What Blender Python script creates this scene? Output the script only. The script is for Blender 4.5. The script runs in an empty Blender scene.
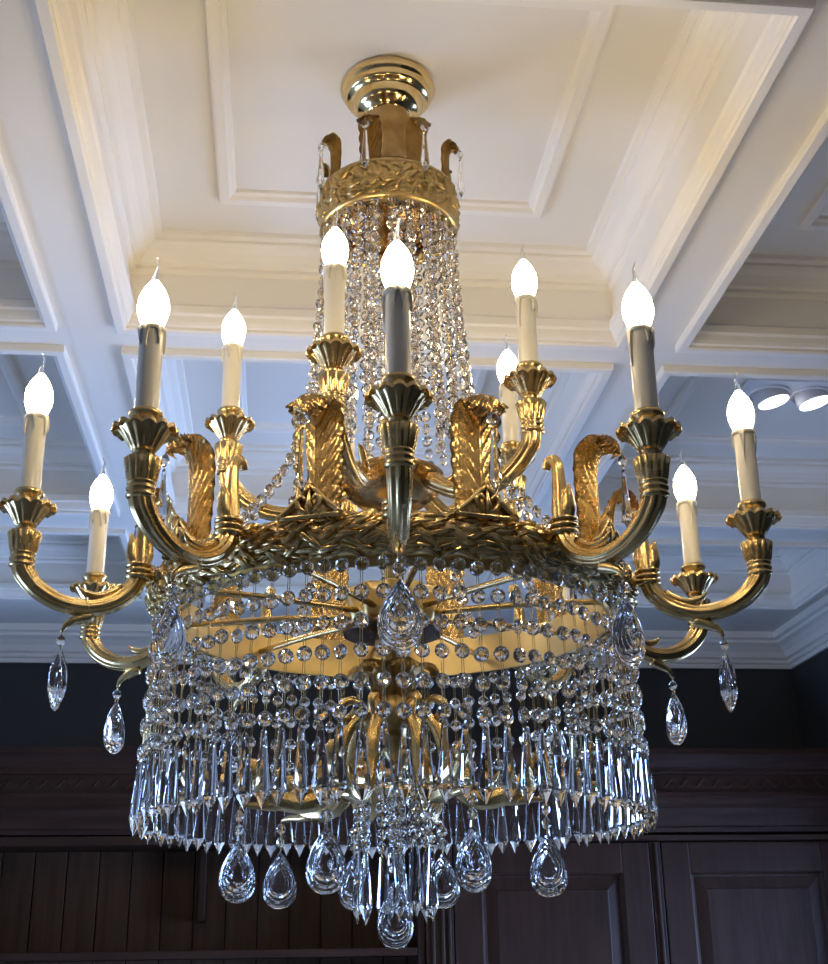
import bpy, bmesh, math, random
from mathutils import Vector, Matrix, noise
random.seed(7)
PI = math.pi
sc = bpy.context.scene
COL = sc.collection
R = math.radians

# ------------------------------------------------------------------ helpers
def mat(name):
    m = bpy.data.materials.new(name); m.use_nodes = True
    nt = m.node_tree
    for n in list(nt.nodes): nt.nodes.remove(n)
    out = nt.nodes.new('ShaderNodeOutputMaterial')
    return m, nt, out

def principled(name, col, rough=0.5, metal=0.0, *a_, **k_):
    sp_ = k_.pop('spec', .5)
    m = principled0(name, col, rough, metal, *a_, **k_)
    next(n for n in m.node_tree.nodes if n.type == 'BSDF_PRINCIPLED').inputs['Specular IOR Level'].default_value = sp_
    return m

def principled0(name, col, rough=0.5, metal=0.0, col2=None, scale=20, bump=0.0, bscale=60, stretch=None, rough2=None, coat=0, sss=0):
    m, nt, out = mat(name)
    b = nt.nodes.new('ShaderNodeBsdfPrincipled'); nt.links.new(b.outputs[0], out.inputs[0])
    b.inputs['Base Color'].default_value = (*col, 1); b.inputs['Roughness'].default_value = rough
    b.inputs['Metallic'].default_value = metal
    if coat: b.inputs['Coat Weight'].default_value = coat
    if sss:
        b.inputs['Subsurface Weight'].default_value = sss; b.inputs['Subsurface Radius'].default_value = (.02, .012, .006)
    tc = nt.nodes.new('ShaderNodeTexCoord'); mp = nt.nodes.new('ShaderNodeMapping')
    nt.links.new(tc.outputs['Object'], mp.inputs[0])
    if stretch: mp.inputs['Scale'].default_value = stretch
    if col2:
        n = nt.nodes.new('ShaderNodeTexNoise'); n.inputs['Scale'].default_value = scale; n.inputs['Detail'].default_value = 6
        nt.links.new(mp.outputs[0], n.inputs['Vector'])
        r = nt.nodes.new('ShaderNodeValToRGB'); r.color_ramp.elements[0].position = .35; r.color_ramp.elements[1].position = .65
        r.color_ramp.elements[0].color = (*col, 1); r.color_ramp.elements[1].color = (*col2, 1)
        nt.links.new(n.outputs['Fac'], r.inputs[0]); nt.links.new(r.outputs[0], b.inputs['Base Color'])
        if rough2 is not None:
            mr = nt.nodes.new('ShaderNodeMapRange'); mr.inputs['To Min'].default_value = rough; mr.inputs['To Max'].default_value = rough2
            nt.links.new(n.outputs['Fac'], mr.inputs[0]); nt.links.new(mr.outputs[0], b.inputs['Roughness'])
    if bump:
        n2 = nt.nodes.new('ShaderNodeTexNoise'); n2.inputs['Scale'].default_value = bscale; n2.inputs['Detail'].default_value = 4
        nt.links.new(mp.outputs[0], n2.inputs['Vector'])
        bp = nt.nodes.new('ShaderNodeBump'); bp.inputs['Strength'].default_value = bump; bp.inputs['Distance'].default_value = .004
        nt.links.new(n2.outputs['Fac'], bp.inputs['Height']); nt.links.new(bp.outputs[0], b.inputs['Normal'])
    return m

def glass(name, ior=1.5, col=(1, 1, 1), rough=0.0):
    m, nt, out = mat(name)
    g = nt.nodes.new('ShaderNodeBsdfGlass'); g.inputs['IOR'].default_value = ior
    g.inputs['Color'].default_value = (*col, 1); g.inputs['Roughness'].default_value = rough
    nt.links.new(g.outputs[0], out.inputs[0]); return m

def emit(name, col, s):
    m, nt, out = mat(name)
    e = nt.nodes.new('ShaderNodeEmission'); e.inputs[0].default_value = (*col, 1); e.inputs[1].default_value = s
    nt.links.new(e.outputs[0], out.inputs[0]); return m

def thin_glass(name):
    m, nt, out = mat(name)
    t = nt.nodes.new('ShaderNodeBsdfTransparent'); g = nt.nodes.new('ShaderNodeBsdfGlossy'); g.inputs['Roughness'].default_value = .02
    f = nt.nodes.new('ShaderNodeFresnel'); f.inputs[0].default_value = 1.45
    x = nt.nodes.new('ShaderNodeMixShader')
    nt.links.new(f.outputs[0], x.inputs[0]); nt.links.new(t.outputs[0], x.inputs[1]); nt.links.new(g.outputs[0], x.inputs[2])
    nt.links.new(x.outputs[0], out.inputs[0]); return m

GOLD = principled('antique_gold', (.61, .435, .185), .2, 1, (.76, .575, .28), 35, .05, 140, rough2=.32)
GOLD_P = principled('polished_gold', (.66, .49, .23), .12, 1, (.74, .57, .29), 12, rough2=.18)
GOLD_B = principled('satin_gold_plate', (.86, .67, .31), .34, 1, (.80, .60, .26), 9, rough2=.42)
GOLD_O = principled('chased_gold', (.50, .35, .14), .24, 1, (.66, .48, .21), 60, .15, 190, rough2=.36)
BRONZE = principled('dark_bronze', (.10, .065, .04), .25, .9, (.16, .10, .06), 20)
COPPER = principled('brown_bronze', (.40, .25, .10), .22, 1, (.55, .36, .15), 14)
SLEEVE = principled('amber_velvet', (.46, .27, .085), .55, .15, (.62, .40, .14), 30, .5, 40)
WAX = principled('ivory_candle', (.82, .78, .68), .28, 0, sss=.0, coat=.15)
WAXD = principled('ivory_wax_drip', (.78, .74, .64), .3, 0)
CRYSTAL = glass('crystal', 1.55)
BULBG = glass('bulb_tail_glass', 1.45)
BULB = emit('bulb_glow', (1.0, .785, .47), 46)
LENS = emit('spot_lens', (1.0, .98, .95), 7)
PAINT = principled('ceiling_paint', (.80, .765, .69), .55, 0, (.775, .74, .665), 3)
PAINT_T = principled('trim_paint', (.84, .805, .73), .38, 0)
WALLP = principled('dark_wall_paint', (.026, .028, .028), .6, 0, (.029, .031, .032), 4)
WALLL = principled('side_wall_paint', (.62, .60, .56), .7)
WOOD = principled('dark_mahogany', (.024, .0100, .0056), .45, 0, (.038, .0165, .0095), 5, .12, 9, (9, 9, .9), rough2=.5, spec=.22)
WOODB = principled('dark_mahogany_boards', (.058, .029, .015), .5, 0, (.086, .045, .025), 5, .12, 9, (9, 9, .7), rough2=.55, spec=.18)
WOODT = principled('dark_mahogany_crown', (.024, .0100, .0056), .45, 0, (.038, .0165, .0095), 5, .12, 9, (.9, 9, 9), rough2=.5, spec=.22)
FLOOR = principled('pale_stone_floor', (.36, .36, .37), .18, 0, (.42, .42, .42), 3)
WHITE = principled('white_metal', (.74, .74, .76), .35)
GREYM = principled('grey_metal', (.5, .5, .52), .7)

def build(name, bm, m, parent=None, loc=(0, 0, 0), rot=(0, 0, 0), smooth=True, recalc=True, sharp=None):
    if recalc: bmesh.ops.recalc_face_normals(bm, faces=bm.faces)
    me = bpy.data.meshes.new(name); bm.to_mesh(me); bm.free()
    for x in (m if isinstance(m, (list, tuple)) else [m]): me.materials.append(x)
    for p in me.polygons: p.use_smooth = smooth
    if smooth and sharp: me.set_sharp_from_angle(angle=R(sharp))
    o = bpy.data.objects.new(name, me); COL.objects.link(o)
    o.parent = parent; o.location = loc; o.rotation_euler = rot
    return o

def dup(o, parent, loc=None, rot=None):
    c = o.copy(); COL.objects.link(c); c.parent = parent
    if loc is not None: c.location = loc
    if rot is not None: c.rotation_euler = rot
    return c

def dup_tree(o, parent, loc=None, rot=None):
    c = dup(o, parent, loc, rot)
    for ch in list(o.children):
        d = dup(ch, c)
    return c

def empty(name, loc, label, cat, rz=0):
    o = bpy.data.objects.new(name, None); COL.objects.link(o); o.location = loc; o.rotation_euler = (0, 0, rz)
    o.empty_display_size = .05
    o['label'] = label; o['category'] = cat
    return o

def struct(o): o['kind'] = 'structure'; return o

def lathe(bm, prof, seg=24, c=(0, 0, 0), mod=None, mi=0):
    rings = []
    for i, (r, z) in enumerate(prof):
        if r < 1e-6: rings.append([bm.verts.new((c[0], c[1], c[2] + z))]); continue
        ring = []
        for k in range(seg):
            t = 2 * PI * k / seg
            rr, zz = (r, z) if mod is None else mod(t, i, r, z)
            ring.append(bm.verts.new((c[0] + rr * math.cos(t), c[1] + rr * math.sin(t), c[2] + zz)))
        rings.append(ring)
    fs = []
    for a, b in zip(rings, rings[1:]):
        n = max(len(a), len(b))
        if len(a) == 1 and len(b) == 1: continue
        for k in range(n):
            k2 = (k + 1) % n
            if len(a) == 1: fs.append(bm.faces.new((a[0], b[k], b[k2])))
            elif len(b) == 1: fs.append(bm.faces.new((a[k], a[k2], b[0])))
            else: fs.append(bm.faces.new((a[k], a[k2], b[k2], b[k])))
    for f in fs: f.material_index = mi
    return rings

def capped(prof):
    return [(0, prof[0][1])] + list(prof) + [(0, prof[-1][1])]

def spline(pts, n):
    P = [Vector(p) for p in pts]; P = [2 * P[0] - P[1]] + P + [2 * P[-1] - P[-2]]
    out = []
    for i in range(1, len(P) - 2):
        for k in range(n):
            t = k / n
            a, b, c, d = P[i - 1], P[i], P[i + 1], P[i + 2]
            out.append(.5 * ((2 * b) + (c - a) * t + (2 * a - 5 * b + 4 * c - d) * t * t + (3 * b - a - 3 * c + d) * t ** 3))
    out.append(P[-2]); return out

def lerps(vals, n):
    out = []
    for a, b in zip(vals, vals[1:]):
        for k in range(n): out.append(a + (b - a) * k / n)
    out.append(vals[-1]); return out

def tube(bm, pts, rads, seg=10, n=5, flute=0, nf=6, flat=1.0, mi=0):
    P = spline(pts, n) if n > 1 else [Vector(p) for p in pts]
    if not isinstance(rads, (list, tuple)): rads = [rads] * len(pts)
    rr = lerps(rads, n) if n > 1 else rads
    up = None; rings = []
    for i, p in enumerate(P):
        t = (P[min(i + 1, len(P) - 1)] - P[max(i - 1, 0)]).normalized()
        if up is None:
            up = Vector((0, 1, 0)) if abs(t.y) < .9 else Vector((1, 0, 0))
        up = (up - t * up.dot(t)).normalized(); s = t.cross(up)
        ring = []
        for k in range(seg):
            a = 2 * PI * k / seg; r = rr[i] * (1 + flute * math.cos(nf * a))
            ring.append(bm.verts.new(p + up * (r * math.cos(a)) + s * (r * math.sin(a) * flat)))
        rings.append(ring)
    fs = []
    for a, b in zip(rings, rings[1:]):
        for k in range(seg):
            k2 = (k + 1) % seg
            fs.append(bm.faces.new((a[k], a[k2], b[k2], b[k])))
    fs.append(bm.faces.new(rings[0])); fs.append(bm.faces.new(rings[-1]))
    for f in fs: f.material_index = mi

def box(bm, x0, x1, y0, y1, z0, z1, mi=0):
    v = [bm.verts.new((x, y, z)) for x in (x0, x1) for y in (y0, y1) for z in (z0, z1)]
    for q in ((0, 1, 3, 2), (4, 6, 7, 5), (0, 4, 5, 1), (2, 3, 7, 6), (0, 2, 6, 4), (1, 5, 7, 3)):
        f = bm.faces.new([v[i] for i in q]); f.material_index = mi

def bevelbox(bm, x0, x1, y0, y1, z0, z1, w=.003):
    b2 = bmesh.new(); box(b2, x0, x1, y0, y1, z0, z1)
    bmesh.ops.bevel(b2, geom=b2.edges[:], offset=w, segments=2, profile=.5, affect='EDGES')
    me = bpy.data.meshes.new('tmp'); b2.to_mesh(me); b2.free(); bm.from_mesh(me); bpy.data.meshes.remove(me)

def loop_sweep(bm, rect, prof, flip=False):
    """profile (inset, z) swept round the inside of a rectangle, mitred at its corners"""
    x0, x1, y0, y1 = rect; rings = []
    for d, z in prof:
        rings.append([bm.verts.new(p) for p in ((x0 + d, y0 + d, z), (x1 - d, y0 + d, z), (x1 - d, y1 - d, z), (x0 + d, y1 - d, z))])
    for a, b in zip(rings, rings[1:]):
        for k in range(4):
            bm.faces.new((a[k], a[(k + 1) % 4], b[(k + 1) % 4], b[k]))

# ------------------------------------------------------------------ camera
F_PX, H = 1260.0, 1.6
yaw, pitch, roll = R(6.19), R(21.36), R(-.937)
fwd = Vector((math.sin(yaw) * math.cos(pitch), math.cos(yaw) * math.cos(pitch), math.sin(pitch)))
rt = Vector((math.cos(yaw), -math.sin(yaw), 0)); upv = rt.cross(fwd)
r2 = rt * math.cos(roll) + upv * math.sin(roll); u2 = -rt * math.sin(roll) + upv * math.cos(roll)
cd = bpy.data.cameras.new('camera'); cam = bpy.data.objects.new('camera', cd); COL.objects.link(cam)
cd.sensor_fit = 'HORIZONTAL'; cd.sensor_width = 36; cd.lens = F_PX / 828 * 36; cd.clip_start = .02
M = Matrix((r2, u2, -fwd)).transposed().to_4x4(); M.translation = (0, 0, H); cam.matrix_world = M
sc.camera = cam

# ------------------------------------------------------------------ room shell
X0, X1, Y0, Y1 = -2.48, 1.78, -1.55, 4.2
ZS, ZB, ZP = 2.69, 2.675, 2.848
cols = [(-2.376, -1.446), (-1.343, -.413), (-.31, .62), (.718, 1.65)]
rows = [(-.87, .03), (.14, 1.04), (1.145, 2.045), (2.122, 3.02), (3.15, 3.79)]
bm = bmesh.new()
def quad(bm, x0, x1, y0, y1, z):
    bm.faces.new([bm.verts.new(p) for p in ((x0, y0, z), (x0, y1, z), (x1, y1, z), (x1, y0, z))])
xs = [X0] + [e for c in cols for e in c] + [X1]; ys = [Y0] + [e for r in rows for e in r] + [Y1]
for i in range(len(xs) - 1):
    for j in range(len(ys) - 1):
        if i % 2 == 1 and j % 2 == 1:
            quad(bm, xs[i] + .07, xs[i + 1] - .07, ys[j] + .07, ys[j + 1] - .07, ZP)
        else: quad(bm, xs[i], xs[i + 1], ys[j], ys[j + 1], ZS)
quad(bm, X0 - .1, X1 + .1, Y0 - .1, Y1 + .1, 3.0)
struct(build('ceiling', bm, PAINT, smooth=False, recalc=False))
PROF = [(0, ZS), (0, ZB + .002), (.002, ZB), (.016, ZB), (.019, ZB + .003), (.019, ZB + .008), (.024, ZB + .010), (.027, ZB + .016), (.030, ZB + .026),
        (.034, ZB + .030), (.034, ZB + .044), (.031, ZB + .049), (.022, ZB + .050), (.022, 2.788), (.026, 2.790), (.030, 2.794), (.030, 2.801), (.038, 2.803),
        (.042, 2.810), (.050, 2.820), (.062, 2.827), (.066, 2.832), (.066, 2.838), (.078, 2.840), (.080, ZP)]
BEAD = [(0.183, ZP), (0.184, ZP - .012), (0.188, ZP - .014), (0.202, ZP - .014), (0.206, ZP - .008), (0.212, ZP - .005), (0.214, ZP)]
n = 0
for c in cols:
    for r in rows:
        n += 1
        bm = bmesh.new(); rect = (c[0], c[1], r[0], r[1])
        loop_sweep(bm, rect, PROF); loop_sweep(bm, rect, BEAD)
        struct(build('trim_%d' % n, bm, PAINT_T, smooth=False, recalc=True))
bm = bmesh.new()
loop_sweep(bm, (X0, X1, Y0, Y1), [(0, 2.578), (.010, 2.578), (.012, 2.592), (.020, 2.595), (.022, 2.606), (.032, 2.612), (.040, 2.630), (.056, 2.646), (.072, 2.655), (.074, 2.664), (.088, 2.668), (.088, ZS)])
struct(build('trim_%d' % (n + 1), bm, PAINT_T, smooth=False))

bm = bmesh.new(); box(bm, X0 - .1, X1 + .1, Y1, Y1 + .1, 0, 3.0); struct(build('wall_back', bm, WALLP, smooth=False))
bm = bmesh.new(); box(bm, X0 - .1, X1 + .1, Y0 - .1, Y0, 0, 3.0); struct(build('wall_front', bm, WALLL, smooth=False))
bm = bmesh.new(); box(bm, X0 - .1, X1 + .1, Y0 - .1, Y1 + .1, -.1, 0); struct(build('floor', bm, FLOOR, smooth=False))
# side walls, each with a window opening; the left opening is added for fill light
WY0, WY1, WZ0, WZ1 = 2.3, 3.76, .3, 2.0
WG = thin_glass('window_glass')
def windowed_wall(name, wname, xa, xb, y0, y1, z0, z1, m):
    bm = bmesh.new()
    box(bm, xa, xb, Y0, y0, 0, 3.0); box(bm, xa, xb, y1, Y1, 0, 3.0)
    box(bm, xa, xb, y0, y1, 0, z0); box(bm, xa, xb, y0, y1, z1, 3.0)
    struct(build(name, bm, m, smooth=False))
    bm = bmesh.new(); ym = (y0 + y1) / 2
    for (a, b, c_, d) in ((y0, y0 + .05, z0, z1), (y1 - .05, y1, z0, z1), (y0, y1, z0, z0 + .05), (y0, y1, z1 - .05, z1), (ym - .02, ym + .02, z0, z1)):
        box(bm, xa + .02, xb - .02, a, b, c_, d)
    w_ = struct(build(wname, bm, WHITE, smooth=False)); xm = (xa + xb) / 2
    bm = bmesh.new(); box(bm, xm - .003, xm + .003, y0 + .02, y1 - .02, z0 + .02, z1 - .02)
    build('pane', bm, WG, w_, smooth=False)
    s_ = 1 if xa > 0 else -1                                   # portal: only helps the sky light find the opening
    ld = bpy.data.lights.new('window_portal', 'AREA'); ld.shape = 'RECTANGLE'; ld.size = y1 - y0; ld.size_y = z1 - z0; ld.cycles.is_portal = True
    lo = bpy.data.objects.new('window_portal', ld); COL.objects.link(lo)
    lo.matrix_world = Matrix(((0, 0, s_), (s_, 0, 0), (0, 1, 0))).to_4x4()
    lo.location = (xb + .02 if s_ > 0 else xa - .02, ym, (z0 + z1) / 2)
windowed_wall('wall_right', 'window_1', X1, X1 + .1, WY0, WY1, WZ0, WZ1, WALLP)
windowed_wall('wall_left', 'fill_window', X0 - .1, X0, 1.7, 2.8, .4, 1.45, WALLL)  # unseen left window, added to throw extra cool light into the crystals

# ------------------------------------------------------------------ cabinets on the back wall
YF = 3.85
XS = .43                     # open bookcase left of it, door cabinet right of it
bc = empty('bookcase', (-.75, YF, 0), 'open dark wood bookcase with plank back below the wooden cornice', 'bookcase')
def part(name, bm, m, par, sm=False):
    o = build(name, bm, m, par, smooth=sm); o.location = -Vector(par.location); return o
bm = bmesh.new(); k = 0; x = -1.93
while x < XS - .03:
    w = min(.0985, XS - .022 - x); 
    bevelbox(bm, x, x + w - .0035, 4.168, 4.186, .1, 1.99, .002); x += .0985
part('back_boards', bm, WOODB, bc)
bm = bmesh.new(); box(bm, -1.95, XS - .001, 4.187, 4.197, .08, 1.99); part('back_panel', bm, WOOD, bc)
bm = bmesh.new(); bevelbox(bm, -1.95, -1.93, YF, 4.186, 0, 1.99); part('side_panel', bm, WOOD, bc)
bm = bmesh.new(); bevelbox(bm, XS - .022, XS - .001, YF + .005, 4.186, 0, 1.99); part('side_panel', bm, WOOD, bc)
bm = bmesh.new(); bevelbox(bm, -1.95, XS - .001, YF - .006, YF + .02, 1.962, 1.988, .003); part('top_rail', bm, WOODT, bc)
bm = bmesh.new(); box(bm, -1.93, XS - .022, YF + .02, 4.166, 1.972, 1.985); part('top_panel', bm, WOOD, bc)
for z in (1.652, 1.30, .95):
    bm = bmesh.new(); bevelbox(bm, -1.93, XS - .024, YF + .004, 4.166, z, z + .022, .003); part('shelf', bm, WOODT, bc)
bm = bmesh.new(); bevelbox(bm, -1.93, XS - .024, YF + .01, 4.166, .06, .10, .003); part('shelf', bm, WOODT, bc)
bm = bmesh.new(); bevelbox(bm, -.236, -.216, 4.05, 4.166, 1.76, 1.971, .002); part('hanging_divider', bm, WOOD, bc)
bm = bmesh.new(); bevelbox(bm, -1.93, XS - .024, YF + .02, YF + .04, 0, .06, .002); part('plinth', bm, WOOD, bc)

cb = empty('cabinet', (1.1, YF, 0), 'dark wood cabinet with two raised panel doors right of the open bookcase', 'cabinet')
XE = 1.765
bm = bmesh.new()
box(bm, XS, XE, YF + .022, 4.19, .02, 1.985)
part('body', bm, WOOD, cb)
def stile(x0, x1, flutes):
    bm = bmesh.new(); bevelbox(bm, x0, x1, YF - .004, YF + .021, 0, 1.965, .002)
    for f in flutes: bevelbox(bm, f - .005, f + .005, YF - .011, YF - .003, 0, 1.963, .003)
    part('stile', bm, WOOD, cb)
stile(XS + .001, .512, (.452, .480, .500)); stile(1.113, 1.146, (1.13,)); stile(1.735, XE, ())
bm = bmesh.new(); bevelbox(bm, XS + .001, XE, YF - .002, YF + .021, 1.967, 1.984, .002); part('top_rail', bm, WOODT, cb)
def door(x0, x1):
    bm = bmesh.new(); z0, z1 = .12, 1.962; w, wt = .085, .088
    bevelbox(bm, x0, x0 + w, YF - .006, YF + .018, z0, z1, .003); bevelbox(bm, x1 - w, x1, YF - .006, YF + .018, z0, z1, .003)
    bevelbox(bm, x0 + w, x1 - w, YF - .006, YF + .018, z1 - wt, z1, .003); bevelbox(bm, x0 + w, x1 - w, YF - .006, YF + .018, z0, z0 + wt, .003)
    d = part('door', bm, WOOD, cb)
    bm = bmesh.new()
    xa, xb, za, zb = x0 + w, x1 - w, z0 + wt, z1 - wt
    rings = []
    for ins, y in ((.0, YF + .002), (.006, YF + .010), (.012, YF + .011), (.045, YF + .004), (.048, YF + .002)):
        rings.append([bm.verts.new(p) for p in ((xa + ins, y, za + ins), (xb - ins, y, za + ins), (xb - ins, y, zb - ins), (xa + ins, y, zb - ins))])
    for a, b in zip(rings, rings[1:]):
        for k in range(4): bm.faces.new((a[k], a[(k + 1) % 4], b[(k + 1) % 4], b[k]))
    bm.faces.new(rings[-1])
    pn = build('door_panel', bm, WOOD, d, smooth=False)
    return d
door(.515, 1.11); door(1.149, 1.732)

# long cornice over both units
cr = empty('cabinet_cornice', (-.1, YF, 1.99), 'long dark wood cornice with carved band running over bookcase and cabinet', 'cornice')
def run(name, prof, x0, x1):
    bm = bmesh.new(); a = [bm.verts.new((x0, y, z)) for y, z in prof]; b = [bm.verts.new((x1, y, z)) for y, z in prof]
    m_ = len(prof)
    for k in range(m_): bm.faces.new((a[k], a[(k + 1) % m_], b[(k + 1) % m_], b[k]))
    bm.faces.new(a); bm.faces.new(b)
    return part(name, bm, WOODT, cr)
XA = -1.96
yb = 4.196
run('crown', [(yb, 1.992), (YF - .006, 1.992), (YF - .010, 2.004), (YF - .022, 2.008), (YF - .026, 2.022), (YF - .03, 2.04), (YF - .04, 2.058), (YF - .056, 2.07), (YF - .058, 2.084), (YF - .066, 2.09), (YF - .066, 2.103), (yb, 2.103)], XA, XE)
run('frieze', [(yb, 2.104), (YF - .058, 2.104), (YF - .058, 2.156), (yb, 2.156)], XA, XE)
run('top_moulding', [(yb, 2.157), (YF - .068, 2.157), (YF - .07, 2.162), (YF - .07, 2.17), (YF - .076, 2.174), (YF - .082, 2.19), (YF - .095, 2.208), (YF - .10, 2.212), (YF - .10, 2.228), (yb, 2.228)], XA, XE)
bm = bmesh.new(); x = XA + .03
while x < XE - .03:                                  # carved scroll band
    pts = [(x + .05 * t, YF - .058, 2.130 + .011 * math.sin(2 * PI * t)) for t in (0, .125, .25, .375, .5, .625, .75, .875, 1)]
    tube(bm, pts, .0035, 6, 2)
    x += .05
part('carved_scroll', bm, WOODT, cr, True)

# ------------------------------------------------------------------ twin recessed spotlight
SPX, SPY = 1.152, 2.537
sp = empty('recessed_spotlight', (SPX, SPY, ZP), 'twin white square recessed spotlight with two lit lamps in the ceiling coffer', 'ceiling light')
bm = bmesh.new(); bevelbox(bm, -.118, .118, -.066, .066, -.010, -.0005, .003)
build('plate', bm, WHITE, sp, smooth=False)
for sx in (-.049, .049):
    bm = bmesh.new()
    lathe(bm, [(.047, -.009), (.049, -.013), (.047, -.016), (.043, -.016), (.041, -.010)], 32)
    bz = build('bezel', bm, WHITE, sp, (sx, 0, 0))
    bm = bmesh.new(); lathe(bm, capped([(.037, .02), (.039, -.004), (.0385, -.010), (.036, -.012)]), 32)
    hs = build('lamp', bm, GREYM, sp, (sx + .006, 0, -.019), (0, R(-13), 0), sharp=40)
    bm = bmesh.new(); lathe(bm, capped([(.0355, -.0118), (.0345, -.0150)]), 32)
    build('lens', bm, LENS, hs)

# ------------------------------------------------------------------ CHANDELIER
AZ = R(5.08); D = 1.55
CX, CY = D * math.sin(AZ), D * math.cos(AZ)
ch = empty('chandelier', (CX, CY, ZP), 'large gold and crystal chandelier with lit candle bulbs hanging from the coffered ceiling', 'chandelier', rz=math.atan2(-math.cos(AZ), -math.sin(AZ)))
O = (0, 0, -ZP)
def P(name, bm, m, az=0, **k): return build(name, bm, m, ch, O, (0, 0, R(az)), **k)

# canopy and stem
bm = bmesh.new()
lathe(bm, [(0, ZP - .001), (.067, ZP - .001), (.0705, ZP - .006), (.071, ZP - .011), (.068, ZP - .016), (.066, ZP - .018), (.064, ZP - .021), (.064, ZP - .025),
           (.060, ZP - .029), (.054, ZP - .031), (.052, ZP - .035), (.050, ZP - .043), (.044, ZP - .050), (.036, ZP - .053), (.034, ZP - .057), (.030, ZP - .060), (.026, ZP - .060), (0, ZP - .060)], 56)
P('canopy', bm, GOLD_P, sharp=50)
bm = bmesh.new()
prof = [(.0225, 2.635)]
for i in range(34):
    z = 2.64 + i * (2.800 - 2.64) / 33
    prof.append((.0265 + (.005 if z > 2.755 else 0), z))
def wr(t, i, r, z):
    n_ = noise.noise(Vector((math.cos(t) * 1.6, math.sin(t) * 1.6, z * 34)))
    return r * (1 + .055 * math.sin(3 * t + z * 95) + .22 * n_ + .08 * noise.noise(Vector((math.cos(t) * 4, math.sin(t) * 4, z * 90)))), z
lathe(bm, capped(prof), 40, mod=wr)
P('stem_cover', bm, SLEEVE)

# crown: chased band, dome and lip
def chased(t, i, r, z):
    a = .0042 * math.sin(16 * t + 260 * (z - 2.6)) * math.cos(16 * t - 300 * (z - 2.6)) + .003 * noise.noise(Vector((r * math.cos(t) * 110, r * math.sin(t) * 110, z * 110)))
    return (r + a if 2.594 < z < 2.642 else r), z
bm = bmesh.new()
prof = [(.080, 2.60), (.080, 2.588), (.094, 2.586), (.0985, 2.588), (.0985, 2.592), (.0965, 2.594)] + [(.0965 + .002 * math.sin(PI * i / 14), 2.595 + i * .046 / 14) for i in range(15)] + [(.099, 2.643), (.0985, 2.648), (.092, 2.65)]
lathe(bm, prof, 160, mod=chased)
P('crown_band', bm, GOLD_O)
bm = bmesh.new()
lathe(bm, [(.0955, 2.6485), (.085, 2.660), (.06, 2.668), (.035, 2.672), (.025, 2.68), (0, 2.68)], 48)
lathe(bm, [(0, 2.632), (.079, 2.63), (.0795, 2.601)], 48)
P('crown_dome', bm, COPPER)

# ---- crystal shapes
def bead_mesh(bm, c, r, th, axis=0, seg=10, twist=0):
    """faceted octagon-style bead, flat discs facing along local X (axis=0) at c"""
    prof = [(0, th), (r * .42, th), (r * .82, th * .55), (r, th * .14), (r, -th * .14), (r * .82, -th * .55), (r * .42, -th), (0, -th)]
    rings = []
    for i, (rr, h) in enumerate(prof):
        if rr == 0: rings.append([Vector((h, 0, 0))]); continue
        off = (PI / seg if i % 2 else 0)
        rings.append([Vector((h, rr * math.cos(2 * PI * k / seg + off), rr * math.sin(2 * PI * k / seg + off))) for k in range(seg)])
    rot = Matrix.Rotation(twist, 3, 'Z')
    V = [[bm.verts.new(Vector(c) + rot @ p) for p in ring] for ring in rings]
    for i in range(len(V) - 1):
        a, b = V[i], V[i + 1]
        for k in range(seg):
            k2 = (k + 1) % seg
            if len(a) == 1: bm.faces.new((a[0], b[k], b[k2]))
            elif len(b) == 1: bm.faces.new((a[k], a[k2], b[0]))
            else:
                if prof[i][0] == prof[i + 1][0] or True:
                    if i % 2 == 0 and i not in (3,):
                        bm.faces.new((a[k], b[k], b[(k + 1) % seg] if False else a[k2])); bm.faces.new((a[k2], b[k], b[k2]))
                    else:
                        bm.faces.new((a[k], b[k2], b[k])); bm.faces.new((a[k], a[k2], b[k2]))

def prism_mesh(bm, c, L, w, seg=8, flat=.75):
    """spear drop hanging from c: narrow top, widest near the foot, pointed"""
    lv = [(0, 0), (.34, 0), (.42, -.03), (.42, -.07), (.62, -.34), (1.0, -.77), (.94, -.80), (0, -1)]
    V = []
    for r, z in lv:
        if r == 0: V.append([bm.verts.new((c[0], c[1], c[2] + z * L))]); continue
        V.append([bm.verts.new((c[0] + w * r * flat * math.cos(2 * PI * (k + .5) / seg), c[1] + w * r * math.sin(2 * PI * (k + .5) / seg), c[2] + z * L)) for k in range(seg)])
    for a, b in zip(V, V[1:]):
        for k in range(seg):
            k2 = (k + 1) % seg
            if len(a) == 1: bm.faces.new((a[0], b[k], b[k2]))
            elif len(b) == 1: bm.faces.new((a[k], a[k2], b[0]))
            else: bm.faces.new((a[k], a[k2], b[k2], b[k]))

def drop_mesh(bm, c, L, w, th):
    """pendeloque: tear-shaped pendant with stepped facets on both faces, facing local X, tip at c"""
    N = 36; out = []
    for k in range(N):
        a = 2 * PI * k / N
        y = math.sin(a) * math.sin(a / 2) ** .95; z = -(.5 - .5 * math.cos(a))
        out.append((y, z))
    my = max(abs(p[0]) for p in out); out = [(p[0] / my * w / 2, p[1] * L) for p in out]
    zc = -L * .50
    def ring(s, x): return [bm.verts.new((c[0] + x, c[1] + y * s, c[2] + zc + (z - zc) * s)) for y, z in out]
    lv = [(.34, .93), (.40, 1.0), (.52, .78), (.58, .84), (.68, .56), (.75, .62), (.84, .34), (.91, .40), (1.0, .10)]
    R_ = [ring(s, x * th) for s, x in lv] + [ring(s, -x * th) for s, x in reversed(lv)]
    for a, b in zip(R_, R_[1:]):
        for k in range(N): bm.faces.new((a[k], a[(k + 1) % N], b[(k + 1) % N], b[k]))
    bm.faces.new(R_[0]); bm.faces.new(R_[-1])

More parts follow.
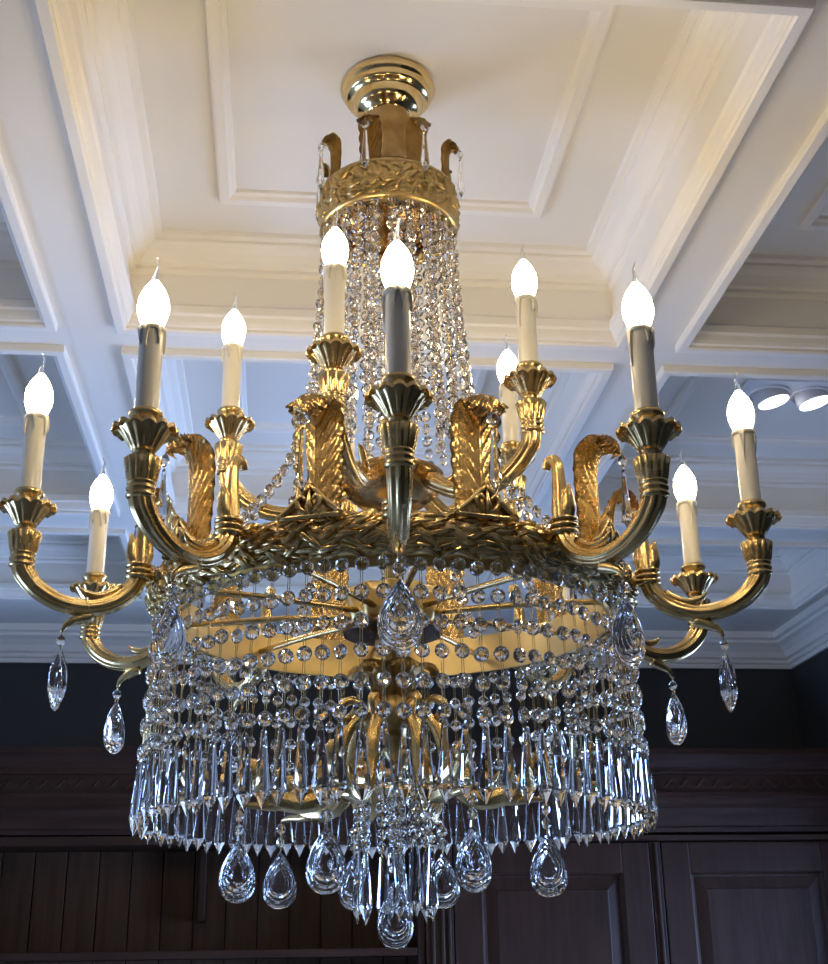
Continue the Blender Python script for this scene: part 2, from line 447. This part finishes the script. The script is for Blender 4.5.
# ---- acanthus leaf
def leaf_bm(hgt, wid, curl=1.0, nr=16):
    bm = bmesh.new(); NV, NU = nr * 9, 22
    c = curl
    sp_ = spline([(0, 0, 0), (-.006, 0, .25), (-.012, 0, .5), (-.004, 0, .75), (.045 * c, 0, .92), (.125 * c, 0, .985), (.20 * c, 0, .955), (.24 * c, 0, .875), (.245 * c, 0, .80)], 9)
    nS = len(sp_) - 1
    def at(v):
        f = v * nS; i = min(int(f), nS - 1); t = f - i
        p = sp_[i].lerp(sp_[i + 1], t); d = (sp_[i + 1] - sp_[i]).normalized()
        return p * hgt, Vector((d.z, 0, -d.x))
    grid = []
    for j in range(NV + 1):
        v = j / NV; p, nrm = at(v)
        w = wid / 2 * (.84 + .16 * math.sin(PI * min(v * 1.3, 1)))
        if v > .50: w *= math.sqrt(max(0, 1 - ((v - .50) / .53) ** 2))
        row = []
        for i in range(NU + 1):
            u = -1 + 2 * i / NU; au = abs(u)
            saw = (v * nr - au * 3.4) % 1.0
            lb = ((v * nr - 3.4) % 1.0)
            lobe = 1 + (.12 * math.sin(PI * lb) - .05) * au ** 3
            rib = .024 * hgt * (math.sin(PI * saw) ** .8 - .5) * min(1, au * 3) + .016 * hgt * math.exp(-(au / .10) ** 2)
            cup = -wid * .20 * (au ** 2.2) * (1 - 2.4 * min(1, max(0, (v - .42) / .25)))
            row.append(bm.verts.new(p + nrm * (rib + cup) + Vector((0, u * w * lobe, 0))))
        grid.append(row)
    for j in range(NV):
        for i in range(NU):
            bm.faces.new((grid[j][i], grid[j][i + 1], grid[j + 1][i + 1], grid[j + 1][i]))
    bmesh.ops.solidify(bm, geom=bm.faces[:], thickness=.0020)
    return bm

def tip_of(hgt, c=1.0): return Vector((.242 * c * hgt, 0, .83 * hgt))

# crown leaves with their prisms
CL_H = .078
bm = leaf_bm(CL_H, .033, .8, 9)
for v in bm.verts: v.co += Vector((.091, 0, 2.645))
cl = P('crown_leaf', bm, GOLD_O)
t = Vector((.091, 0, 2.645)) + tip_of(CL_H, .8)
bm = bmesh.new(); bead_mesh(bm, (t.x + .002, 0, t.z - .010), .0065, .004)
b1 = build('pendant_bead', bm, CRYSTAL, cl, smooth=False)
bm = bmesh.new(); prism_mesh(bm, (t.x + .002, 0, t.z - .020), .064, .0066, 8, .8)
b2 = build('prism_drop', bm, CRYSTAL, cl, smooth=False)
bm = bmesh.new(); tube(bm, [(t.x, 0, t.z + .003), (t.x + .002, 0, t.z - .004)], .0007, 6, 1); tube(bm, [(t.x + .002, 0, t.z - .0165), (t.x + .002, 0, t.z - .021)], .0007, 6, 1)
b3 = build('wire_hook', bm, GOLD, cl)
cl_az = [-17, 28, 73, 118, 163, -152, -107, -62]
cl.rotation_euler = (0, 0, R(cl_az[0]))
for a in cl_az[1:]: dup_tree(cl, ch, O, (0, 0, R(a)))

# ---- tent chains from crown to ring
def chain_bm(path, r, pitch, th):
    pts = spline(path, 24); bm = bmesh.new()
    acc = 0; nxt = pitch * .5; last = pts[0]; k = 0
    for p in pts[1:]:
        seg = (p - last).length
        while acc + seg >= nxt:
            q = last.lerp(p, (nxt - acc) / seg)
            bead_mesh(bm, q, r, th, seg=8, twist=random.uniform(-.9, .9)); nxt += pitch; k += 1
        acc += seg; last = p
    nb = len(bm.faces)
    tube(bm, [pts[i] for i in range(0, len(pts), 12)] + [pts[-1]], .0006, 5, 1, mi=1)
    return bm
LONG = [(.091, 0, 2.589), (.0935, 0, 2.52), (.098, 0, 2.45), (.1045, 0, 2.38), (.114, 0, 2.31), (.132, 0, 2.245), (.162, 0, 2.185), (.205, 0, 2.125), (.262, 0, 2.058)]
SHORT = [(.091, 0, 2.589), (.0935, 0, 2.52), (.098, 0, 2.45), (.104, 0, 2.38), (.108, 0, 2.32), (.110, 0, 2.265)]
INNER = [(.064, 0, 2.628), (.066, 0, 2.5), (.070, 0, 2.40), (.072, 0, 2.30), (.072, 0, 2.26)]
MID = [(.078, 0, 2.602), (.081, 0, 2.5), (.086, 0, 2.40), (.089, 0, 2.32), (.090, 0, 2.285)]
def fan(name, path, r, pitch, th, n_, off, var=3):
    for v_ in range(var):
        bm = chain_bm(path, r, pitch, th)
        o = P(name, bm, [CRYSTAL, GOLD], smooth=False, recalc=True)
        first = True
        for k in range(v_, n_, var):
            a = off + 360 * k / n_
            if first: o.rotation_euler = (0, 0, R(a)); first = False
            else: dup(o, ch, O, (0, 0, R(a)))
fan('crystal_tent_chain', LONG, .0086, .0182, .0050, 12, 3)
fan('crystal_short_chain', SHORT, .0086, .0182, .0050, 12, 18)
fan('crystal_inner_chain', MID, .0084, .0182, .0049, 12, 9)
fan('crystal_core_chain', INNER, .0078, .0176, .0046, 8, 25)

# ---- central column, bowl and hub
bm = bmesh.new()
lathe(bm, [(0, 2.64), (.008, 2.64), (.008, 2.30), (.014, 2.295), (.018, 2.28), (.012, 2.265), (.012, 2.245), (.022, 2.235), (.03, 2.225), (.022, 2.22), (.010, 2.21), (.010, 2.06), (0, 2.06)], 20)
P('column', bm, GOLD_P, sharp=50)
bm = bmesh.new()
lathe(bm, [(0, 2.168), (.02, 2.168), (.045, 2.176), (.062, 2.19), (.068, 2.205), (.070, 2.214), (.067, 2.216), (.060, 2.207), (.03, 2.20), (0, 2.20)], 40)
P('bowl', bm, COPPER)
bm = bmesh.new()
def lob(t, i, r, z): return r * (1 + .10 * math.cos(10 * t)) if r > .03 else r, z
lathe(bm, [(0, 2.058), (.050, 2.058), (.057, 2.054), (.056, 2.044), (.052, 2.030), (.050, 2.016), (.046, 2.012), (0, 2.012)], 80, mod=lambda t, i, r, z: (r * (1 + .08 * math.cos(10 * t)) if r > .04 else r, z))
P('hub', bm, GOLD_B, sharp=60)
bm = bmesh.new(); lathe(bm, capped([(.040, 2.0115), (.062, 2.009), (.064, 2.004), (.062, 1.999), (.030, 1.992)]), 40)
P('hub_disc', bm, BRONZE, sharp=50)
bm = bmesh.new(); tube(bm, [(.045, 0, 2.026), (.16, 0, 2.029), (.271, 0, 2.027)], .0042, 8, 3); sk = P('spoke', bm, GOLD, 8)
for k in range(1, 10): dup(sk, ch, O, (0, 0, R(8 + 36 * k)))

# ---- main ring
RC, ZC, RA, RB = .286, 2.035, .0150, .0215
bm = bmesh.new()
prof = [(RC + RA * math.cos(R(p)), ZC + RB * math.sin(R(p))) for p in range(-90, 91, 15)]
prof = [(.2735, ZC - RB)] + prof + [(.2735, ZC + RB)]
lathe(bm, prof + [prof[0]], 120)
ring = P('ring_band', bm, GOLD, sharp=50)
bm = bmesh.new()
def laurel(bm, phi, psi, L, w, h, tilt, sgn, RC=RC, ZC=ZC, RA=RA, RB=RB):
    c = Vector(((RC + RA * math.cos(psi)) * math.cos(phi), (RC + RA * math.cos(psi)) * math.sin(phi), ZC + RB * math.sin(psi)))
    er = Vector((math.cos(phi), math.sin(phi), 0)); et = Vector((-math.sin(phi), math.cos(phi), 0)) * sgn; ez = Vector((0, 0, 1))
    nrm = (er * math.cos(psi) * RB + ez * math.sin(psi) * RA).normalized(); v = nrm.cross(et)
    d = (et * math.cos(tilt) + v * math.sin(tilt)); s = nrm.cross(d)
    rows_ = []
    for f, wf, hf in ((-.5, .10, -.3), (-.3, .75, .35), (-.05, 1, .8), (.2, .8, 1.05), (.4, .38, 1.1), (.56, .02, .7)):
        base = c + d * (f * L)
        base -= er * (f * L * math.cos(tilt)) ** 2 * (.5 / RC)
        rows_.append([bm.verts.new(base + s * (a * w * wf) + nrm * (h * hf * b)) for a, b in ((-1, 0), (-.8, .55), (-.3, 1), (0, .55), (.3, 1), (.8, .55), (1, 0))])
    for a, b in zip(rows_, rows_[1:]):
        for k in range(6): bm.faces.new((a[k], a[k + 1], b[k + 1], b[k]))
NR = 92
for ri, psi in enumerate((-66, -46, -26, -6, 14, 34, 54, 76)):
    for k in range(NR):
        phi = 2 * PI * (k + .5 * (ri % 2) + random.uniform(-.1, .1)) / NR
        laurel(bm, phi, R(psi), 0.028 * random.uniform(.75, 1.2), .0044 * random.uniform(.8, 1.2), .0048 * random.uniform(.6, 1.7), R((18 if (k + ri) % 2 else -20) + random.uniform(-24, 24)), 1)
P('laurel_wreath', bm, GOLD, recalc=False)
bm = bmesh.new()
for ri, psi in enumerate((-58, -34, -12, 12, 34, 58)):
    for k in range(26):
        laurel(bm, 2 * PI * (k + .5 * (ri % 2) + random.uniform(-.15, .15)) / 26, R(psi), .021 * random.uniform(.8, 1.2), .0046, .0042 * random.uniform(.7, 1.4), R(random.choice((-55, 50, 10, 120)) + random.uniform(-20, 20)), 1, .0945, 2.6185, .003, .026)
P('crown_foliage', bm, GOLD_O, recalc=False)
bm = bmesh.new()
lathe(bm, [(.2725, 2.005), (.2725, 2.058), (.2685, 2.058), (.2685, 2.005), (.2725, 2.005)], 120)
for k in range(10):
    a = R(8 + 36 * k); 
P('inner_band', bm, GOLD_B, sharp=40)

# ---- ring leaves
LH = .144
bm = leaf_bm(LH, .058)
B0 = Vector((.2915, 0, 2.052))
for v in bm.verts: v.co += B0
rl = P('acanthus_leaf', bm, GOLD, 19.5)
bm = bmesh.new()
for y0, z0, y1, z1 in ((-.036, 0, 0, .036), (.036, 0, 0, .036), (-.036, 0, .036, 0)):
    tube(bm, [(0.3050, y0, 2.054 + z0), (0.3050, (y0 + y1) / 2, 2.054 + (z0 + z1) / 2 * .9), (0.3050, y1, 2.054 + z1)], .0032, 8, 3)
for s in (-1, 1):
    tube(bm, [(0.3060, s * .002, 2.058), (0.3080, s * .010, 2.062), (0.3090, s * .013, 2.071), (0.3090, s * .008, 2.076), (0.3090, s * .004, 2.071)], [.002, .003, .003, .0025, .002], 8, 3)
tube(bm, [(0.3060, 0, 2.056), (0.3090, 0, 2.066), (0.3070, 0, 2.084)], [.002, .004, .0012], 8, 3)
f = [bm.verts.new(p) for p in ((0.3045, -.036, 2.053), (0.3045, .036, 2.053), (0.3035, 0, 2.089), (0.2980, -.036, 2.053), (0.2980, .036, 2.053), (0.2980, 0, 2.089))]
for q in ((0, 1, 2), (5, 4, 3), (0, 3, 4, 1), (1, 4, 5, 2), (2, 5, 3, 0)): bm.faces.new([f[i] for i in q])
build('leaf_pediment', bm, GOLD, rl)
t = B0 + tip_of(LH)
bm = bmesh.new(); bead_mesh(bm, (t.x + .003, 0, t.z - .014), .0078, .0046); build('pendant_bead', bm, CRYSTAL, rl, smooth=False)
bm = bmesh.new(); prism_mesh(bm, (t.x + .003, 0, t.z - .026), .074, .0072, 8, .8); build('prism_drop', bm, CRYSTAL, rl, smooth=False)
bm = bmesh.new(); tube(bm, [(t.x, 0, t.z + .004), (t.x + .003, 0, t.z - .007)], .0008, 6, 1); tube(bm, [(t.x + .003, 0, t.z - .021), (t.x + .003, 0, t.z - .027)], .0008, 6, 1)
build('wire_hook', bm, GOLD, rl)
for k in range(1, 10): dup_tree(rl, ch, O, (0, 0, R(19.5 + 36 * k)))

# ---- candle fittings, shared by both tiers
def fl(nf, amp): return lambda t, i, r, z: (r * (1 + amp * math.cos(nf * t)), z)
def candle(par, rx, zb, wid=1.0):
    """cup, drip pan, collar, sleeve, wax and bulb on an arm tip at radius rx; zb = foot of the sleeve"""
    c = (rx, 0, zb)
    bm = bmesh.new()
    lathe(bm, [(0, -.089), (.0116, -.089), (.0148, -.0865), (.0148, -.0845), (.0120, -.082), (.0148, -.0795), (.0148, -.0775), (.0120, -.0755), (.0142, -.0735), (.0148, -.071), (0, -.071)], 24, c)
    build('collar_rings', bm, GOLD, par)
    bm = bmesh.new()
    def cupmod(t, i, r, z): return (r * (1 + (.13 * abs(math.cos(6 * t)) ** .7 - .05) * (1 if i in (2, 3, 4) else 0)), z)
    lathe(bm, [(0, -.072), (.0135, -.072), (.0150, -.066), (.0164, -.056), (.0182, -.0475), (.0172, -.0455), (.011, -.0455), (.0095, -.042), (.0115, -.039), (0, -.039)], 72, c, cupmod)
    build('cup', bm, GOLD, par, sharp=60)
    bm = bmesh.new()
    def pan(t, i, r, z):
        a = abs(math.cos(7 * t)); k = (0, .02, .10, .14, .10, .07, .07, .03, 0, 0)[i]
        return r * (1 + k * (a - .5)), z + (.0035 * (a - .5) if 4 <= i <= 6 else 0)
    lathe(bm, [(0, -.041), (.0095, -.041), (.0145, -.033), (.0205, -.0225), (.0275, -.0150), (.0328, -.0172), (.0318, -.0128), (.022, -.0155), (.011, -.022), (0, -.022)], 84, c, pan)
    build('drip_pan', bm, GOLD, par, sharp=75)
    bm = bmesh.new()
    lathe(bm, [(0, -.022), (.0125, -.022), (.0120, -.010), (.0140, -.003), (.0165, 0), (.0170, .003), (.0155, .0055), (.0132, .0055), (.0130, .001), (0, .001)], 40, c, lambda t, i, r, z: (r * (1 + (.03 * abs(math.cos(9 * t)) if 3 <= i <= 6 else 0)), z))
    build('candle_socket', bm, GOLD, par, sharp=60)
    bm = bmesh.new(); lathe(bm, capped([(.0124, .0015), (.0124, .0995), (.0118, .1005)]), 28, c)
    build('candle_sleeve', bm, WAX, par, sharp=50)
    bm = bmesh.new(); NW = 64; top = []; bot = []; inn = []
    ln = []
    for k in range(NW):
        t = k / NW * 2 * PI
        ln.append(.006 + .024 * max(0, math.sin(3 * t + .6)) ** 9 + .017 * max(0, math.sin(4 * t + 2.4)) ** 10)
    rg = []
    for fz, rr in ((None, .0115), (.02, .0136), (.3, .0146), (.8, .0153), (.93, .0146), (1, .0122)):
        rg.append([bm.verts.new((c[0] + rr * math.cos(2 * PI * k / NW), rr * math.sin(2 * PI * k / NW), c[2] + (.1025 if fz is None else .1018 - ln[k] * fz))) for k in range(NW)])
    for a, b in zip(rg, rg[1:]):
        for k in range(NW): bm.faces.new((a[k], a[(k + 1) % NW], b[(k + 1) % NW], b[k]))
    bm.faces.new(rg[0])
    build('wax_drip', bm, WAXD, par)
    bm = bmesh.new()
    lathe(bm, [(0, .1026), (.0105, .1028), (.0132, .109), (.0160, .118), (.0168, .127), (.0154, .137), (.0115, .1465), (.0070, .1535), (.0038, .1580), (0, .1580)], 16, c)
    tube(bm, [(c[0], 0, c[2] + .1580), (c[0], 0, c[2] + .167), (c[0] - .002, .001, c[2] + .176), (c[0] + .001, .002, c[2] + .185)], [.0038, .0022, .0016, .0007], 8, 4, mi=1)
    build('bulb', bm, [BULB, BULBG], par)

# ---- ten outer arms
bm = bmesh.new()
tube(bm, [(.293, 0, 2.046), (.308, 0, 2.047), (.322, 0, 2.047)], .0062, 10, 3)
tube(bm, [(.3215, 0, 2.060), (.3225, 0, 2.044), (.330, 0, 2.026), (.348, 0, 2.010), (.376, 0, 2.001), (.408, 0, 2.004), (.434, 0, 2.017), (.450, 0, 2.034), (.455, 0, 2.046)],
     [.0100, .0105, .0108, .0104, .0098, .0098, .0106, .0117, .0121], 48, 7, flute=.085, nf=8)
for dz in (-.004, .003, .010):
    lathe(bm, [(.0115, dz - .0032), (.0155, dz - .0018), (.0155, dz + .0018), (.0115, dz + .0032)], 20, (.3215, 0, 2.047))
tube(bm, [(.372, .0, 1.992), (.388, 0, 1.986), (.400, 0, 1.979), (.404, 0, 1.970)], [.007, .006, .0038, .0018], 10, 4)
tube(bm, [(.340, 0, 2.030), (.362, 0, 2.0165), (.382, 0, 2.019), (.390, 0, 2.026)], [.004, .005, .004, .0012], 8, 4)
arm = P('candle_arm', bm, GOLD, 0)
bm = bmesh.new()
tube(bm, [(.3200, 0, 2.050), (.3190, 0, 2.080), (.3185, 0, 2.108), (.3165, 0, 2.124), (.310, 0, 2.133), (.302, 0, 2.131), (.299, 0, 2.124)], [.0098, .0086, .0070, .0064, .0056, .0052, .0042], 20, 5, flute=.10, nf=5)
tube(bm, [(.3235, 0, 2.052), (.3290, 0, 2.068), (.3300, 0, 2.084), (.3345, 0, 2.096)], [.0070, .0080, .0066, .0012], 14, 5, flat=1.15)
tube(bm, [(.3165, 0, 2.056), (.3115, 0, 2.072), (.3120, 0, 2.088), (.3085, 0, 2.102)], [.0050, .0056, .0046, .0010], 12, 5, flat=1.1)
build('leaf_spur', bm, GOLD, arm)
candle(arm, .455, 2.130)
bm = bmesh.new(); bead_mesh(bm, (.404, 0, 1.960), .0072, .0046); build('pendant_bead', bm, CRYSTAL, arm, smooth=False)
bm = bmesh.new(); drop_mesh(bm, (.404, 0, 1.950), .070, .043, .0095); build('teardrop', bm, CRYSTAL, arm, sharp=24)
bm = bmesh.new(); tube(bm, [(.404, 0, 1.972), (.404, 0, 1.966)], .0008, 6, 1); tube(bm, [(.404, .0025, 1.955), (.404, .003, 1.9495)], .0007, 6, 1); tube(bm, [(.404, -.0025, 1.955), (.404, -.003, 1.9495)], .0007, 6, 1)
build('wire_hook', bm, GOLD, arm)
arm.rotation_euler = (0, 0, R(1))
for a in (35.5, 77.5, 110, 144, 180, -144, -112, -69, -33): dup_tree(arm, ch, O, (0, 0, R(a)))

# ---- five inner arms
bm = bmesh.new()
tube(bm, [(.050, 0, 2.206), (.068, 0, 2.190), (.098, 0, 2.173), (.130, 0, 2.162), (.165, 0, 2.167), (.192, 0, 2.183), (.211, 0, 2.204), (.216, 0, 2.224)],
     [.010, .0108, .0108, .0102, .0102, .0108, .0116, .0121], 48, 7, flute=.085, nf=8)
tube(bm, [(.085, 0, 2.185), (.105, 0, 2.192), (.118, 0, 2.206), (.128, 0, 2.210)], [.003, .006, .005, .001], 8, 4)
ia = P('inner_candle_arm', bm, GOLD, -18)
candle(ia, .216, 2.307)
for k in range(1, 5): dup_tree(ia, ch, O, (0, 0, R(-18 + 72 * k)))

# ---- crystal drum: 90 strands of beads with a spear prism each
NS = 90
ZB0, PITCH = 2.0005, .0311
def rad(z): return .2935 + (2.0 - z) * .045
bm = bmesh.new(); tube(bm, [(rad(2.012), .0012, 2.012), (rad(1.830), .0012, 1.830)], .0004, 5, 1); tube(bm, [(rad(2.012), -.0012, 2.012), (rad(1.830), -.0012, 1.830)], .0004, 5, 1)
st = P('crystal_strand', bm, GOLD, 2)
bmb = bmesh.new(); bead_mesh(bmb, (0, 0, 0), .0083, .0050, seg=10)
z0 = ZB0
bd = build('bead', bmb, CRYSTAL, st, (rad(z0), 0, z0), smooth=False)
for i in range(1, 6):
    z = ZB0 - PITCH * i; dup(bd, st, (rad(z), 0, z), (R(random.uniform(-8, 8)), 0, R(random.uniform(-12, 12))))
bm = bmesh.new(); prism_mesh(bm, (0, 0, 0), .078, .0094, 8, .72)
build('prism_drop', bm, CRYSTAL, st, (rad(1.80), 0, 1.8325), smooth=False)
for k in range(1, NS):
    s = dup(st, ch, (0, 0, -ZP + random.uniform(-.0025, .0015)), (0, 0, R(2 + 360 * k / NS + random.uniform(-.35, .35))))
    yawk = random.uniform(-.5, .5)
    for c_ in list(st.children):
        d = dup(c_, s)
        if c_.name.startswith('bead'):
            d.rotation_euler = (R(random.uniform(-15, 15)), R(random.uniform(-8, 8)), yawk + R(random.uniform(-22, 22)))
        else: d.rotation_euler = (R(random.uniform(-2, 2)), R(random.uniform(-2.5, 2.5)), R(random.uniform(-22, 22)))

# ---- lower column with leaves and scroll arms
bm = bmesh.new()
lathe(bm, [(0, 1.995), (.020, 1.995), (.022, 1.985), (.014, 1.975), (.013, 1.935), (.020, 1.925), (.030, 1.915), (.034, 1.895), (.030, 1.878), (.018, 1.868), (.014, 1.85), (.020, 1.830), (.024, 1.825), (.016, 1.812), (.008, 1.802), (0, 1.798)], 32,
      mod=lambda t, i, r, z: (r * (1 + .05 * math.cos(8 * t)), z))
P('lower_column', bm, GOLD_O, sharp=60)
bm = leaf_bm(.095, .040, 1.3, 10)
for v in bm.verts: v.co += Vector((.028, 0, 1.868))
cl2 = P('column_leaf', bm, GOLD_O, 20)
for a in (80, 140, 200, 260, 320): dup(cl2, ch, O, (0, 0, R(a)))
bm = bmesh.new()
tube(bm, [(.024, 0, 1.905), (.048, 0, 1.888), (.062, 0, 1.860), (.068, 0, 1.828), (.082, 0, 1.803), (.108, 0, 1.791), (.138, 0, 1.795), (.158, 0, 1.808), (.168, 0, 1.820)],
     [.006, .007, .008, .0092, .0108, .0115, .011, .0095, .0082], 30, 6, flute=.06, nf=8)
tube(bm, [(.078, 0, 1.818), (.102, 0, 1.806), (.122, 0, 1.812), (.13, 0, 1.822)], [.004, .006, .004, .001], 8, 4)
tube(bm, [(.130, 0, 1.789), (.150, 0, 1.787), (.172, 0, 1.788), (.184, 0, 1.786)], [.006, .0055, .0035, .0016], 8, 4)
tube(bm, [(.03, 0, 1.905), (.052, 0, 1.915), (.066, 0, 1.906), (.062, 0, 1.892), (.054, 0, 1.896)], [.004, .0055, .005, .004, .003], 8, 4)
sa = P('scroll_arm', bm, GOLD, 27)
bm = bmesh.new(); lathe(bm, capped([(.007, 1.818), (.011, 1.822), (.012, 1.828), (.009, 1.836), (.004, 1.842)]), 18, (.170, 0, 0)); build('scroll_finial', bm, GOLD, sa)
def hang(par, rx, ztop, nb, L, w, th):
    bm = bmesh.new(); z = ztop
    tube(bm, [(rx, 0, z), (rx, 0, z - .006 - nb * .0165 - .003)], .0007, 6, 1)
    build('wire_hook', bm, GOLD, par)
    z -= .011
    for i in range(nb):
        bm = bmesh.new(); bead_mesh(bm, (rx, 0, z), .0072, .0046, twist=random.uniform(-.5, .5)); build('pendant_bead', bm, CRYSTAL, par, smooth=False); z -= .0165
    z += .006
    bm = bmesh.new(); drop_mesh(bm, (0, 0, 0), L, w, th)
    build('teardrop', bm, CRYSTAL, par, (rx, 0, z), sharp=24)
hang(sa, .184, 1.787, 2, .070, .043, .0095)
for a in (72, 160, -163, -128, -80, -23):
    s = dup_tree(sa, ch, O, (0, 0, R(a)))
    for c_ in s.children:
        if c_.name.startswith('teardrop'): c_.rotation_euler = (0, 0, R(-a + random.uniform(-25, 25)))

# ---- central basket of chains and spears, with one teardrop on the axis
bm = bmesh.new(); lathe(bm, [(.043, 1.836), (.047, 1.830), (.047, 1.832), (.043, 1.830), (.043, 1.836)], 40)
for a in (0, 90): tube(bm, [(math.cos(R(a)) * .044, math.sin(R(a)) * .044, 1.834), (-math.cos(R(a)) * .044, -math.sin(R(a)) * .044, 1.834)], .002, 6, 1)
P('basket_hoop', bm, GOLD)
def cstrand(rx, zt, nb, L, az, w=.0085):
    bm = bmesh.new(); z = zt - .008
    tube(bm, [(rx, 0, zt + .002), (rx, 0, zt - nb * .0155 - .003)], .0006, 5, 1, mi=1)
    for i in range(nb):
        bead_mesh(bm, (rx, 0, z), .0074, .0046, seg=8, twist=random.uniform(-.8, .8)); z -= .0155
    o = P('basket_strand', bm, [CRYSTAL, GOLD], az, smooth=False)
    bm = bmesh.new(); prism_mesh(bm, (rx, 0, z + .006), L, w, 8, .75)
    build('prism_drop', bm, CRYSTAL, o, smooth=False)
    return o
s1 = cstrand(.046, 1.834, 6, .084, -70, .0095)
for a in (-48, -5, 32, 70, 125, 170, -130):
    dup_tree(s1, ch, (0, 0, -ZP + random.uniform(-.006, .006)), (0, 0, R(a)))
s2 = cstrand(.020, 1.826, 6, .074, 15)
for k in (1, 3):
    dup_tree(s2, ch, (0, 0, -ZP + random.uniform(-.012, .012)), (0, 0, R(15 + 72 * k)))
bm = bmesh.new(); z = 1.792; tube(bm, [(0, 0, 1.800), (0, 0, 1.700)], .0007, 5, 1, mi=1)
while z > 1.705: bead_mesh(bm, (0, 0, z), .0074, .0046, seg=8, twist=random.uniform(-.8, .8)); z -= .0155
cs = P('centre_strand', bm, [CRYSTAL, GOLD], 10, smooth=False)
bm = bmesh.new(); drop_mesh(bm, (0, 0, 0), .072, .042, .0095); build('teardrop', bm, CRYSTAL, cs, (0, 0, 1.700), sharp=24)

# ------------------------------------------------------------------ daylight and render settings
w = bpy.data.worlds.new('world'); sc.world = w; w.use_nodes = True
bg = w.node_tree.nodes['Background']; bg.inputs[0].default_value = (.34, .53, 1.0, 1); bg.inputs[1].default_value = 19.0
vs = sc.view_settings; sc.display_settings.display_device = 'sRGB'
vs.view_transform = 'Standard'; vs.look = 'None'; vs.exposure = .18; vs.gamma = 1; vs.use_curve_mapping = False
cy = sc.cycles
cy.max_bounces = 24; cy.transmission_bounces = 20; cy.glossy_bounces = 6; cy.diffuse_bounces = 4; cy.transparent_max_bounces = 12
cy.caustics_reflective = True; cy.caustics_refractive = True; cy.blur_glossy = .6
cy.sample_clamp_indirect = 10; cy.use_denoising = True
